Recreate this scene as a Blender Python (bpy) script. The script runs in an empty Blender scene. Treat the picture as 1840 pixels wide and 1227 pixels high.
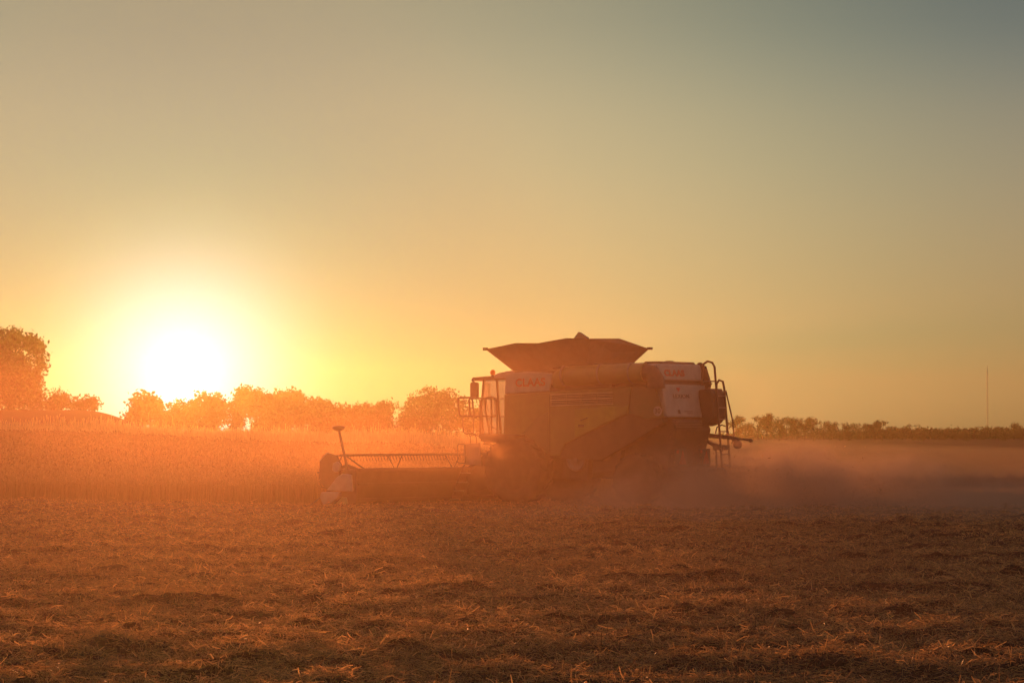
import bpy, bmesh, math, random
import numpy as np
from mathutils import Vector, Matrix
R = math.radians
C = bpy.context.scene.collection
S = bpy.context.scene

# ------------------------------------------------------------------ camera
HC = 2.06
cam_d = bpy.data.cameras.new('camera')
cam = bpy.data.objects.new('camera', cam_d); C.objects.link(cam)
cam_d.sensor_width = 36.0
cam_d.lens = 6500.0 / 1840.0 * 36.0
cam_d.clip_start = 0.5; cam_d.clip_end = 6000.0
cam.location = (0, 0, HC)
cam.rotation_euler = (R(90) + math.atan(161.5 / 6500.0), 0, 0)
S.camera = cam
S.view_settings.view_transform = 'Standard'
S.view_settings.look = 'None'
S.view_settings.exposure = 0.0
S.view_settings.gamma = 1.0
S.cycles.volume_bounces = 1
S.cycles.max_bounces = 8
S.cycles.transparent_max_bounces = 16
S.cycles.volume_step_rate = 1.5
S.cycles.use_denoising = True
S.cycles.use_adaptive_sampling = False

# ------------------------------------------------------------------ sun and sky
SUN_AZ = math.atan((330 - 920) / 6500.0)          # clockwise from +Y
SUN_EL = R(1.05)
sdir = Vector((math.sin(SUN_AZ) * math.cos(SUN_EL), math.cos(SUN_AZ) * math.cos(SUN_EL), math.sin(SUN_EL)))
sl = bpy.data.lights.new('sun', 'SUN')
sl.energy = 5.0; sl.angle = R(0.6); sl.color = (1.0, 0.335, 0.10)
so = bpy.data.objects.new('sun', sl); C.objects.link(so)
so.rotation_euler = sdir.to_track_quat('Z', 'Y').to_euler()
so.location = (-60, 300, 60)

_ge = SUN_EL - R(.18)                              # centre of the glow painted into the sky, a little below the sun
gdir = Vector((math.sin(SUN_AZ) * math.cos(_ge), math.cos(SUN_AZ) * math.cos(_ge), math.sin(_ge)))
def build_world():
    w = bpy.data.worlds.new('World'); S.world = w; w.use_nodes = True
    nt = w.node_tree; N = nt.nodes; L = nt.links
    bg = N['Background']
    sky = N.new('ShaderNodeTexSky'); sky.sky_type = 'NISHITA'; sky.sun_disc = False
    sky.sun_elevation = SUN_EL; sky.sun_rotation = SUN_AZ; sky.dust_density = 6.0; sky.air_density = 1.5
    tc = N.new('ShaderNodeTexCoord')
    nrm = N.new('ShaderNodeVectorMath'); nrm.operation = 'NORMALIZE'; L.new(tc.outputs['Generated'], nrm.inputs[0])
    sep = N.new('ShaderNodeSeparateXYZ'); L.new(nrm.outputs[0], sep.inputs[0])
    def M(op, a, b=None, c=None):
        m = N.new('ShaderNodeMath'); m.operation = op
        for i, v in enumerate((a, b, c)):
            if v is None: continue
            if isinstance(v, (int, float)): m.inputs[i].default_value = v
            else: L.new(v, m.inputs[i])
        return m.outputs[0]
    elev = M('MULTIPLY', M('ARCSINE', sep.outputs['Z']), 180 / math.pi)       # degrees above the horizon
    def ramp(val, lo, hi, stops):
        mr = N.new('ShaderNodeMapRange'); mr.inputs[1].default_value = lo; mr.inputs[2].default_value = hi
        L.new(val, mr.inputs[0])
        cr = N.new('ShaderNodeValToRGB'); L.new(mr.outputs[0], cr.inputs[0])
        e = cr.color_ramp.elements; cr.color_ramp.interpolation = 'B_SPLINE'
        while len(e) < len(stops): e.new(0.5)
        for q, (p, col) in zip(e, sorted(stops)):
            q.position = (p - lo) / (hi - lo); q.color = (*col, 1)
        return cr.outputs[0]
    base = ramp(elev, -4, 60, WORLD_ELEV)
    dot = N.new('ShaderNodeVectorMath'); dot.operation = 'DOT_PRODUCT'
    L.new(nrm.outputs[0], dot.inputs[0]); dot.inputs[1].default_value = gdir
    ang = M('MULTIPLY', M('ARCCOSINE', M('MINIMUM', dot.outputs['Value'], 0.9999999)), 180 / math.pi)
    aur = ramp(ang, 0, 20, WORLD_AUR)
    def vm(op, a, b):
        m = N.new('ShaderNodeVectorMath'); m.operation = op
        for i, v in enumerate((a, b)):
            if isinstance(v, tuple): m.inputs[i].default_value = v
            else: L.new(v, m.inputs[i])
        return m.outputs[0]
    def blob(width, col):
        g = M('EXPONENT', M('MULTIPLY', M('POWER', ang, 2.0), -1 / width ** 2))
        q = N.new('ShaderNodeVectorMath'); q.operation = 'SCALE'; q.inputs[0].default_value = col; L.new(g, q.inputs['Scale']); return q.outputs[0]
    grade = vm('ADD', vm('ADD', base, aur), vm('ADD', blob(1.4, (.55, .58, .95)), blob(.5, (.6, .6, .45))))
    # the clear Nishita sky, low and warm, under painted dust haze and sun glow
    tot = vm('ADD', vm('MULTIPLY', sky.outputs[0], (0.10, 0.10, 0.10)), vm('MULTIPLY', grade, (10.0, 10.0, 10.0)))
    L.new(tot, bg.inputs['Color']); bg.inputs['Strength'].default_value = 0.1
WORLD_ELEV = [(-4, (.05, .03, .02)), (-0.3, (.16, .10, .04)), (0.4, (.36, .22, .08)), (1.6, (.38, .26, .105)), (3.3, (.36, .28, .165)), (5, (.255, .24, .18)),
              (6.4, (.12, .16, .157)), (9, (.065, .09, .10)), (25, (.21, .165, .145)), (60, (.16, .135, .13))]  # upper sky, out of view, brightened and warmed as added fill for shaded sides
WORLD_AUR = [(0, (.05, .15, .14)), (1.4, (.02, .16, .12)), (2.8, (.03, .075, .09)), (5, (.22, .13, .06)), (7, (.245, .185, .08)), (10.5, (.08, .085, .035)), (14, (.0, .0, .0))]
build_world()

# ------------------------------------------------------------------ helpers
def tag(o, label=None, cat=None, group=None, kind=None):
    if label: o['label'] = label
    if cat: o['category'] = cat
    if group: o['group'] = group
    if kind: o['kind'] = kind
    return o

def thing(name, label, cat, loc=(0, 0, 0), rz=0, group=None):
    o = bpy.data.objects.new(name, None); C.objects.link(o)
    o.location = loc; o.rotation_euler = (0, 0, rz); o.empty_display_size = 0.3
    return tag(o, label, cat, group)

def material(name, col, rough=0.6, metal=0.0, var=0.25, scale=6.0, dust=0.0, dustcol=(.20, .13, .07), bump=0.0, transl=0.0, translcol=None, spec=0.5):
    m = bpy.data.materials.new(name); m.use_nodes = True
    nt = m.node_tree; N = nt.nodes; L = nt.links
    p = N['Principled BSDF']; out = N['Material Output']
    p.inputs['Roughness'].default_value = rough; p.inputs['Metallic'].default_value = metal
    p.inputs['Specular IOR Level'].default_value = spec
    tc = N.new('ShaderNodeTexCoord')
    nz = N.new('ShaderNodeTexNoise'); nz.inputs['Scale'].default_value = scale; nz.inputs['Detail'].default_value = 5
    L.new(tc.outputs['Object'], nz.inputs['Vector'])
    mx = N.new('ShaderNodeMix'); mx.data_type = 'RGBA'
    mx.inputs[6].default_value = (*[c * (1 - var) for c in col], 1); mx.inputs[7].default_value = (*[min(1, c * (1 + var)) for c in col], 1)
    L.new(nz.outputs['Fac'], mx.inputs[0]); last = mx.outputs[2]
    if dust > 0:
        n2 = N.new('ShaderNodeTexNoise'); n2.inputs['Scale'].default_value = 1.7; n2.inputs['Detail'].default_value = 6; n2.inputs['Roughness'].default_value = 0.65
        L.new(tc.outputs['Object'], n2.inputs['Vector'])
        mr = N.new('ShaderNodeMapRange'); mr.inputs[1].default_value = 0.3; mr.inputs[2].default_value = 0.75; mr.inputs[4].default_value = dust
        L.new(n2.outputs['Fac'], mr.inputs[0])
        m2 = N.new('ShaderNodeMix'); m2.data_type = 'RGBA'; L.new(mr.outputs[0], m2.inputs[0]); L.new(last, m2.inputs[6]); m2.inputs[7].default_value = (*dustcol, 1)
        last = m2.outputs[2]
    L.new(last, p.inputs['Base Color'])
    if bump > 0:
        b = N.new('ShaderNodeBump'); b.inputs['Strength'].default_value = bump; b.inputs['Distance'].default_value = 0.02
        L.new(nz.outputs['Fac'], b.inputs['Height']); L.new(b.outputs[0], p.inputs['Normal'])
    if transl > 0:
        t = N.new('ShaderNodeBsdfTranslucent')
        if translcol: t.inputs['Color'].default_value = (*translcol, 1)
        else: L.new(last, t.inputs['Color'])
        ms = N.new('ShaderNodeMixShader'); ms.inputs[0].default_value = transl
        L.new(p.outputs[0], ms.inputs[1]); L.new(t.outputs[0], ms.inputs[2]); L.new(ms.outputs[0], out.inputs['Surface'])
    return m

def glass(name, tint=(.97, .95, .92)):
    m = bpy.data.materials.new(name); m.use_nodes = True
    nt = m.node_tree; N = nt.nodes; L = nt.links; N.remove(N['Principled BSDF'])
    t = N.new('ShaderNodeBsdfTransparent'); t.inputs['Color'].default_value = (*tint, 1)
    g = N.new('ShaderNodeBsdfGlossy'); g.inputs['Roughness'].default_value = 0.08
    fr = N.new('ShaderNodeMath'); fr.inputs[0].default_value = .05
    ms = N.new('ShaderNodeMixShader'); L.new(fr.outputs[0], ms.inputs[0]); L.new(t.outputs[0], ms.inputs[1]); L.new(g.outputs[0], ms.inputs[2])
    L.new(ms.outputs[0], N['Material Output'].inputs['Surface'])
    return m

M_ = {
    'white':  material('white_paint', (.41, .395, .37), .45, dust=.45),
    'green':  material('green_paint', (.25, .235, .065), .45, dust=.8),  # heavy dust coat also paints in the orange haze over the panels
    'bgreen': material('bright_green_paint', (.31, .30, .05), .4, dust=.6),
    'trim':   material('pale_trim', (.50, .47, .30), .45, dust=.4),
    'dgreen': material('dark_green_paint', (.15, .15, .06), .45, dust=.8),
    'red':    material('red_paint', (.45, .03, .02), .4, dust=.25),
    'redref': material('red_reflector', (.55, .03, .02), .25, dust=.1),
    'grey':   material('grey_steel', (.22, .21, .20), .45, .4, dust=.5),
    'dark':   material('dark_steel', (.05, .045, .042), .55, .2, dust=.45),
    'black':  material('black_plastic', (.025, .024, .024), .5, dust=.35),
    'tank':   material('grain_tank_sheet', (.17, .165, .14), .5, .3, dust=.5),
    'rubber': material('tyre_rubber', (.028, .026, .025), .8, dust=.6),
    'rim':    material('wheel_rim_paint', (.5, .46, .2), .5, dust=.5),
    'hred':   material('header_back_sheet', (.085, .05, .04), .55, .1, dust=.35),
    'amber':  material('amber_lens', (.75, .22, .02), .15, transl=.6, translcol=(.95, .30, .02), var=.05),
    'glass':  glass('cab_glass'),
    'mirror': material('mirror_glass', (.6, .6, .6), .05, 1.0, var=.02),
    'lamp':   material('lamp_lens', (.7, .68, .6), .1, var=.05),
    'bark':   material('bark', (.07, .05, .035), .9, bump=.5),
    'mast':   material('galvanised_mast', (.18, .16, .15), .5, .5),
    'wood':   material('weathered_wood', (.12, .09, .06), .9),
}

class MB:
    """collects faces, links them as one mesh object"""
    def __init__(s): s.v = []; s.f = []; s.smooth = []
    def add(s, vs, fs, smooth=False):
        o = len(s.v); s.v += [tuple(p) for p in vs]; s.f += [tuple(i + o for i in f) for f in fs]; s.smooth += [smooth] * len(fs); return s
    def box(s, x0, x1, y0, y1, z0, z1):
        v = [(x, y, z) for z in (z0, z1) for y in (y0, y1) for x in (x0, x1)]
        return s.add(v, [(0, 2, 3, 1), (4, 5, 7, 6), (0, 1, 5, 4), (2, 6, 7, 3), (0, 4, 6, 2), (1, 3, 7, 5)])
    def prism(s, prof, y0, y1, y2=None, y3=None):
        """polygon of (x, z) between two y planes"""
        n = len(prof); v = [(x, y0, z) for x, z in prof] + [(x, y1, z) for x, z in prof]
        return s.add(v, [tuple(range(n)), tuple(range(2 * n - 1, n - 1, -1))] + [(i, n + i, n + (i + 1) % n, (i + 1) % n) for i in range(n)])
    def slab(s, pts, t):
        """flat or creased sheet: polygon of 3-D points thickened along its normal"""
        P = [Vector(p) for p in pts]; nrm = Vector((0, 0, 0))
        for i in range(len(P)): nrm += (P[i] - P[0]).cross(P[(i + 1) % len(P)] - P[0])
        nrm.normalize(); Q = [p - nrm * t for p in P]; n = len(P)
        return s.add(P + Q, [tuple(range(n)), tuple(range(2 * n - 1, n - 1, -1))] + [(i, n + i, n + (i + 1) % n, (i + 1) % n) for i in range(n)])
    def tube(s, pts, r, n=8, closed=False, cap=True, r1=None):
        P = [Vector(p) for p in pts]; m = len(P); ring = []
        up = Vector((0.13, 0.31, 1)).normalized(); prev = None
        for i, p in enumerate(P):
            if closed: d = P[(i + 1) % m] - P[i - 1]
            else: d = (P[min(i + 1, m - 1)] - P[max(i - 1, 0)])
            d.normalize()
            if prev is None:
                a = d.cross(up); a = d.cross(Vector((1, 0, 0))) if a.length < .05 else a
            else: a = prev - d * prev.dot(d)
            a.normalize(); prev = a; b = d.cross(a)
            rr = r if r1 is None else r + (r1 - r) * i / (m - 1)
            ring += [p + (a * math.cos(2 * math.pi * k / n) + b * math.sin(2 * math.pi * k / n)) * rr for k in range(n)]
        fs = []
        for i in range(m if closed else m - 1):
            j = (i + 1) % m
            fs += [(i * n + k, i * n + (k + 1) % n, j * n + (k + 1) % n, j * n + k) for k in range(n)]
        s.add(ring, fs, True)
        if cap and not closed: s.add(ring[:n], [tuple(range(n))[::-1]]); s.add(ring[-n:], [tuple(range(n))])
        return s
    def lathe(s, prof, c, axis='y', n=32, smooth=True):
        """(radius, along) profile turned about an axis through c"""
        vs = []; m = len(prof)
        for r, a in prof:
            for k in range(n):
                t = 2 * math.pi * k / n; p, q = r * math.cos(t), r * math.sin(t)
                vs.append((c[0] + p, c[1] + a, c[2] + q) if axis == 'y' else (c[0] + p, c[1] + q, c[2] + a) if axis == 'z' else (c[0] + a, c[1] + p, c[2] + q))
        s.add(vs, [(i * n + k, i * n + (k + 1) % n, (i + 1) * n + (k + 1) % n, (i + 1) * n + k) for i in range(m - 1) for k in range(n)], smooth)
        s.add(vs[:n], [tuple(range(n))]); s.add(vs[-n:], [tuple(range(n))[::-1]]); return s
    def build(s, name, mat, parent=None, bevel=0.0, loc=None):
        me = bpy.data.meshes.new(name); me.from_pydata(s.v, [], s.f)
        bm = bmesh.new(); bm.from_mesh(me)
        bmesh.ops.recalc_face_normals(bm, faces=bm.faces); bm.to_mesh(me); bm.free()
        me.polygons.foreach_set('use_smooth', s.smooth); me.materials.append(mat); me.update()
        o = bpy.data.objects.new(name, me); C.objects.link(o)
        if parent: o.parent = parent
        if loc: o.location = loc
        if bevel:
            b = o.modifiers.new('bevel', 'BEVEL'); b.width = bevel; b.segments = 2; b.limit_method = 'ANGLE'
        return o

def rrect(x0, x1, z0, z1, r=.07, k=4):
    """rounded rectangle outline in x,z"""
    out = []
    for cx, cz, a0 in ((x1 - r, z1 - r, 0), (x0 + r, z1 - r, 90), (x0 + r, z0 + r, 180), (x1 - r, z0 + r, 270)):
        for i in range(k + 1):
            a = R(a0 + 90 * i / k); out.append((cx + r * math.cos(a), cz + r * math.sin(a)))
    return out

def lettering(name, text, size, mat, parent, mtx, extrude=.004, sx=1.0, bold=.0):
    cu = bpy.data.curves.new(name, 'FONT'); cu.body = text; cu.size = size; cu.extrude = extrude; cu.offset = bold
    cu.align_x = 'CENTER'; cu.align_y = 'CENTER'; cu.space_character = 1.05
    t = bpy.data.objects.new('tmp_text', cu); C.objects.link(t)
    bpy.context.view_layer.update()
    me = bpy.data.meshes.new_from_object(t.evaluated_get(bpy.context.evaluated_depsgraph_get())); me.name = name
    bpy.data.objects.remove(t)
    me.materials.clear(); me.materials.append(mat)
    me.transform(Matrix.Diagonal((sx, 1, 1, 1))); me.transform(mtx)
    o = bpy.data.objects.new(name, me); C.objects.link(o); o.parent = parent
    return o

def quad_mesh(name, V, mat, parent=None, per=4, rnd=None):
    """numpy (n, per, 3) polygons as one mesh, with a random value per polygon"""
    n = V.shape[0]; me = bpy.data.meshes.new(name)
    me.vertices.add(n * per); me.vertices.foreach_set('co', np.ascontiguousarray(V, dtype=np.float32).ravel())
    me.loops.add(n * per); me.loops.foreach_set('vertex_index', np.arange(n * per, dtype=np.int32))
    me.polygons.add(n); me.polygons.foreach_set('loop_start', np.arange(0, n * per, per, dtype=np.int32))
    if rnd is not None:
        a = me.attributes.new('tone', 'FLOAT', 'FACE'); a.data.foreach_set('value', rnd.astype(np.float32))
    me.materials.append(mat); me.update(calc_edges=True)
    o = bpy.data.objects.new(name, me); C.objects.link(o)
    if parent: o.parent = parent
    return o

TLOW = {'straw': .10}
def leaf_material(name, dark, light, transl, tcol, rough=.5):
    m = bpy.data.materials.new(name); m.use_nodes = True
    nt = m.node_tree; N = nt.nodes; L = nt.links; p = N['Principled BSDF']
    at = N.new('ShaderNodeAttribute'); at.attribute_name = 'tone'
    mx = N.new('ShaderNodeMix'); mx.data_type = 'RGBA'; mx.inputs[6].default_value = (*dark, 1); mx.inputs[7].default_value = (*light, 1)
    L.new(at.outputs['Fac'], mx.inputs[0]); L.new(mx.outputs[2], p.inputs['Base Color'])
    p.inputs['Roughness'].default_value = rough
    t = N.new('ShaderNodeBsdfTranslucent')
    mt = N.new('ShaderNodeMix'); mt.data_type = 'RGBA'; mt.blend_type = 'MULTIPLY'; mt.inputs[0].default_value = 1
    mt.inputs[6].default_value = (*tcol, 1)
    ml = N.new('ShaderNodeMapRange'); ml.inputs[3].default_value = TLOW.get(name, .5); ml.inputs[4].default_value = 1.0; L.new(at.outputs['Fac'], ml.inputs[0])
    L.new(ml.outputs[0], mt.inputs[7]); L.new(mt.outputs[2], t.inputs['Color'])
    ms = N.new('ShaderNodeMixShader'); ms.inputs[0].default_value = transl
    L.new(p.outputs[0], ms.inputs[1]); L.new(t.outputs[0], ms.inputs[2]); L.new(ms.outputs[0], N['Material Output'].inputs['Surface'])
    return m

# ------------------------------------------------------------------ noise for the ground
rng = np.random.default_rng(7)
_lat = rng.random((256, 256))
def vnoise(x, y):
    xi = np.floor(x).astype(int); yi = np.floor(y).astype(int); fx = x - xi; fy = y - yi
    fx = fx * fx * (3 - 2 * fx); fy = fy * fy * (3 - 2 * fy)
    g = lambda a, b: _lat[a & 255, b & 255]
    return (g(xi, yi) * (1 - fx) + g(xi + 1, yi) * fx) * (1 - fy) + (g(xi, yi + 1) * (1 - fx) + g(xi + 1, yi + 1) * fx) * fy
def smooth(a, b, x):
    t = np.clip((x - a) / (b - a), 0, 1); return t * t * (3 - 2 * t)
TH = R(33); FW = np.array([-math.cos(TH), math.sin(TH)]); LF = np.array([-math.sin(TH), -math.cos(TH)]); OX, OY = 1.0, 103.2
def machine_uv(x, y): return (x - OX) * FW[0] + (y - OY) * FW[1], (x - OX) * LF[0] + (y - OY) * LF[1]
def relief(x, y):
    """big shape of the land: the left rises to a low hill, far land lifts a little"""
    s = x / np.maximum(y, 30)
    rise = (1.15 + .35 * smooth(-.05, -.13, s)) * smooth(112, 172, y) * smooth(.035, -.03, s)
    crest = 1.75 * smooth(168, 195, y) * smooth(-.085, -.118, s)
    return rise + crest + 0.9 * smooth(250, 880, y)
def lumps(x, y):
    near = 1 - smooth(125, 200, y)
    a = vnoise(x * .42, y * .42) - .5
    b = np.maximum(vnoise(x * 1.25 + 40, y * 1.25) - .42, 0)
    c = vnoise(x * 3.7, y * 3.7 + 9) - .5
    d = np.maximum(vnoise(x * .8 + 11, y * .8 + 80) - .60, 0)
    keep = 1 - .75 * np.exp(-((x - 2) / 11) ** 2 - ((y - 104) / 8) ** 2)
    e = vnoise(x * 8.3 + 5, y * 8.3) - .5
    f = np.maximum(vnoise(x * 2.1 + 60, y * 2.1 + 31) - .5, 0)
    return (.08 * a + .13 * b + .10 * c + .08 * d + .08 * e + .22 * f) * near * keep
def height(x, y): return relief(x, y) + lumps(x, y)

# ------------------------------------------------------------------ setting: the field
def make_ground():
    ys = [-40, -25, -10, 5, 14, 20]; y = 22.0
    while y < 890: ys.append(y); y += max(.075, .0028 * y) if y < 160 else .012 * y
    ys.append(890.0); ys = np.array(ys)
    inner = np.linspace(-1, 1, 300); outer = np.array([1.15, 1.4, 1.8, 2.4, 3.2, 4.2])
    s = np.concatenate([-outer[::-1], inner, outer])
    w = .165 * np.maximum(ys, 20) + 5
    X = s[None, :] * w[:, None]; Y = np.repeat(ys[:, None], len(s), 1)
    Z = height(X, Y) - .035
    nr, nc = X.shape
    V = np.stack([X, Y, Z], -1).reshape(-1, 3)
    i = np.arange(nr * nc).reshape(nr, nc)
    F = np.stack([i[:-1, :-1], i[:-1, 1:], i[1:, 1:], i[1:, :-1]], -1).reshape(-1, 4)
    me = bpy.data.meshes.new('ground'); me.vertices.add(len(V)); me.vertices.foreach_set('co', V.astype(np.float32).ravel())
    me.loops.add(F.size); me.loops.foreach_set('vertex_index', F.astype(np.int32).ravel())
    me.polygons.add(len(F)); me.polygons.foreach_set('loop_start', np.arange(0, F.size, 4, dtype=np.int32))
    me.polygons.foreach_set('use_smooth', np.ones(len(F), dtype=bool)); me.update(calc_edges=True)
    m = bpy.data.materials.new('stubble_soil'); m.use_nodes = True
    nt = m.node_tree; N = nt.nodes; L = nt.links; p = N['Principled BSDF']; p.inputs['Roughness'].default_value = .9; p.inputs['Specular IOR Level'].default_value = .15
    tc = N.new('ShaderNodeTexCoord')
    n1 = N.new('ShaderNodeTexNoise'); n1.inputs['Scale'].default_value = 9; n1.inputs['Detail'].default_value = 8; n1.inputs['Roughness'].default_value = .7
    n2 = N.new('ShaderNodeTexNoise'); n2.inputs['Scale'].default_value = .35; n2.inputs['Detail'].default_value = 4
    for n in (n1, n2): L.new(tc.outputs['Object'], n.inputs['Vector'])
    cr = N.new('ShaderNodeValToRGB'); e = cr.color_ramp.elements
    e[0].position = .32; e[0].color = (.05, .020, .012, 1); e[1].position = .72; e[1].color = (.18, .075, .036, 1)
    L.new(n1.outputs['Fac'], cr.inputs[0])
    mr = N.new('ShaderNodeMapRange'); mr.inputs[3].default_value = .75; mr.inputs[4].default_value = 1.25; L.new(n2.outputs['Fac'], mr.inputs[0])
    ml = N.new('ShaderNodeVectorMath'); ml.operation = 'SCALE'; L.new(cr.outputs[0], ml.inputs[0]); L.new(mr.outputs[0], ml.inputs['Scale'])
    L.new(ml.outputs[0], p.inputs['Base Color'])
    b = N.new('ShaderNodeBump'); b.inputs['Strength'].default_value = .9; b.inputs['Distance'].default_value = .06
    L.new(n1.outputs['Fac'], b.inputs['Height']); L.new(b.outputs[0], p.inputs['Normal'])
    me.materials.append(m)
    o = bpy.data.objects.new('ground', me); C.objects.link(o)
    tag(o, 'brown harvested field with lumpy cut stubble', None, None, 'structure')
make_ground()

def ribbons(x, y, z, L, yaw, pitch, width, bend, r):
    """two-quad bent blades from arrays; returns (2n, 4, 3)"""
    d = np.stack([np.cos(yaw) * np.cos(pitch), np.sin(yaw) * np.cos(pitch), np.sin(pitch)], -1)
    roll = r.random(len(x)) * np.pi
    h = np.stack([-np.sin(yaw), np.cos(yaw), np.zeros_like(yaw)], -1); n = np.cross(d, h)
    w = (h * np.cos(roll)[:, None] + n * np.sin(roll)[:, None]) * (width / 2)[:, None]
    p0 = np.stack([x, y, z], -1); p1 = p0 + d * (L * .5)[:, None] + n * bend[:, None]
    p2 = p0 + d * L[:, None] - np.array([0, 0, 1.0]) * np.abs(bend)[:, None] * .6
    a = np.stack([p0 - w, p0 + w, p1 + w, p1 - w], 1); b = np.stack([p1 - w, p1 + w, p2 + w * .7, p2 - w * .7], 1)
    return np.concatenate([a, b], 0)

straw_m = leaf_material('straw', (.16, .052, .034), (.86, .43, .19), .60, (1.0, .58, .24), .42)  # tone runs from shaded mat to sunlit straw
def make_straw():
    r = np.random.default_rng(3); parts = []; tones = []
    for y0, y1, dens, wmul in ((26, 42, 800, 1.15), (42, 60, 560, 1.35), (60, 85, 270, 1.8), (85, 125, 110, 2.4)):
        n = int(dens * (y1 - y0) * (.30 * (y0 + y1) / 2 + 5))
        y = y0 + (y1 - y0) * r.random(n); x = (r.random(n) - .5) * (.30 * y + 5)
        clump = vnoise(x * 1.25 + 40, y * 1.25)
        k = r.random(n) < (.45 + .9 * clump); x, y = x[k], y[k]; n = len(x)
        z = height(x, y)
        up = r.random(n)
        pitch = np.where(up < .62, r.normal(0.05, .22, n), r.normal(.75, .35, n))
        L = np.clip(r.lognormal(-2.6, .45, n), .03, .22); L = np.where(up > .62, L * .85, L)
        z = z + np.where(up < .62, r.random(n) * .055 - .005, -.02)
        q = ribbons(x, y, z, L, r.random(n) * 2 * np.pi, pitch, (.003 + .004 * r.random(n)) * wmul, r.normal(0, .012, n), r)
        t = np.clip(r.normal(.42, .22, n), 0, .9); parts.append(q); tones.append(np.concatenate([t, t]))  # darker tone puts the shade of the mat into the colour
    for y0, y1, dens, wmul in ((26, 42, 330, 1.15), (42, 60, 230, 1.45), (60, 85, 110, 1.8), (85, 125, 36, 2.5)):
        n = int(dens * (y1 - y0) * (.30 * (y0 + y1) / 2 + 5))                   # straws poking out of the mat, mostly on the crests
        y = y0 + (y1 - y0) * r.random(n); x = (r.random(n) - .5) * (.30 * y + 5)
        z = height(x, y); crest = z - height(x, y + .35); patch = vnoise(x * .55 + 3, y * .30 + 17)
        k = r.random(n) < np.clip(.12 + 6 * crest, 0, .95) * np.clip(2.6 * (patch - .25), .12, 1.3); x, y, z = x[k], y[k], z[k]; n = len(x)
        L = np.clip(r.lognormal(-2.6, .40, n), .04, .17)
        q = ribbons(x, y, z + .01, L, r.random(n) * 2 * np.pi, np.abs(r.normal(.16, .33, n)), (.006 + .005 * r.random(n)) * wmul, r.normal(0, .012, n), r)
        t = np.clip(r.normal(.95, .15, n), .6, 1); parts.append(q); tones.append(np.concatenate([t, t]))  # pale tone paints sunlit glints on these straws
    o = quad_mesh('straw', np.concatenate(parts), straw_m, rnd=np.concatenate(tones))
    tag(o, 'chopped golden straw and stubble strewn over the cut field', 'straw', None, 'stuff')
make_straw()

crop_m = leaf_material('standing_crop', (.14, .075, .03), (.40, .24, .10), .28, (.80, .45, .15), .6)
def make_crop():
    r = np.random.default_rng(5); parts = []; tones = []
    def region(x, y):
        u, v = machine_uv(x, y)
        return (u > 3.55 + .12 * np.sin(v * 3)) & (v < 6.25 + .10 * np.sin(u * 2.3)) & (v > -40)
    for y0, y1, dens, wmul in ((92, 106, 420, 1.3), (106, 125, 150, 2.0), (125, 168, 45, 3.2)):
        n = int(dens * (y1 - y0) * (.24 * (y0 + y1) / 2 + 6))
        y = y0 + (y1 - y0) * r.random(n); x = -(r.random(n)) * (.24 * y + 6) + .07 * y
        k = region(x, y) ; x, y = x[k], y[k]
        if y1 <= 106:
            u, v = machine_uv(x, y); k = (v > 2.5) | (r.random(len(x)) < .5); x, y = x[k], y[k]
        n = len(x); z = relief(x, y) - .03
        L = (.66 + .10 * (vnoise(x * .5, y * .5) - .5)) * (1 + r.normal(0, .09, n))
        q = ribbons(x, y, z, L, r.normal(-.3, 1.5, n), R(90) - np.abs(r.normal(.10, .12, n)), (.006 + .004 * r.random(n)) * wmul, r.normal(0, .02, n), r)
        t = np.clip(r.normal(.5, .25, n), 0, 1); parts.append(q); tones.append(np.concatenate([t, t]))
        yaw = r.random(n) * 2 * np.pi; m = n                              # the nodding ears
        ex = x + r.normal(0, .05, m); ey = y + r.normal(0, .05, m)
        q = ribbons(ex, ey, z + L * .90, .09 + .03 * r.random(m), yaw, r.normal(.6, .5, m), (.012 + .005 * r.random(m)) * wmul, r.normal(0, .01, m), r)
        t = np.clip(r.normal(.6, .25, m), 0, 1); parts.append(q); tones.append(np.concatenate([t, t]))
    o = quad_mesh('standing_crop', np.concatenate(parts), crop_m, rnd=np.concatenate(tones))
    tag(o, 'ripe standing grain crop not yet cut, left of the combine', 'crop', None, 'stuff')
make_crop()

def make_fringe():
    r = np.random.default_rng(9); parts = []; tones = []
    for y0, y1, n in ((166, 182, 46000), (182, 215, 16000)):
        y = y0 + (y1 - y0) * r.random(n); x = (-.175 + .20 * r.random(n)) * y
        k = (r.random(n) < .35 + 1.1 * vnoise(x * .35, y * .2)) & ~((y > 176) & (x < -.088 * y)); x, y = x[k], y[k]; n = len(x)
        z = relief(x, y) - .04; L = (.50 + .45 * vnoise(x * .8, y * .8 + 5)) * (1 + r.normal(0, .18, n))
        q = ribbons(x, y, z, L, r.random(n) * 6.28, R(90) - np.abs(r.normal(.12, .15, n)), .016 + .014 * r.random(n), r.normal(0, .04, n), r)
        t = np.clip(r.normal(.6, .25, n), 0, 1); parts.append(q); tones.append(np.concatenate([t, t]))
    o = quad_mesh('tall_grass', np.concatenate(parts), leaf_material('dry_grass', (.3, .2, .08), (.6, .45, .2), .6, (1.0, .75, .35), .45), rnd=np.concatenate(tones))
    tag(o, 'sunlit tall dry grass along the far edge of the field', 'grass', None, 'stuff')
make_fringe()

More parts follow.
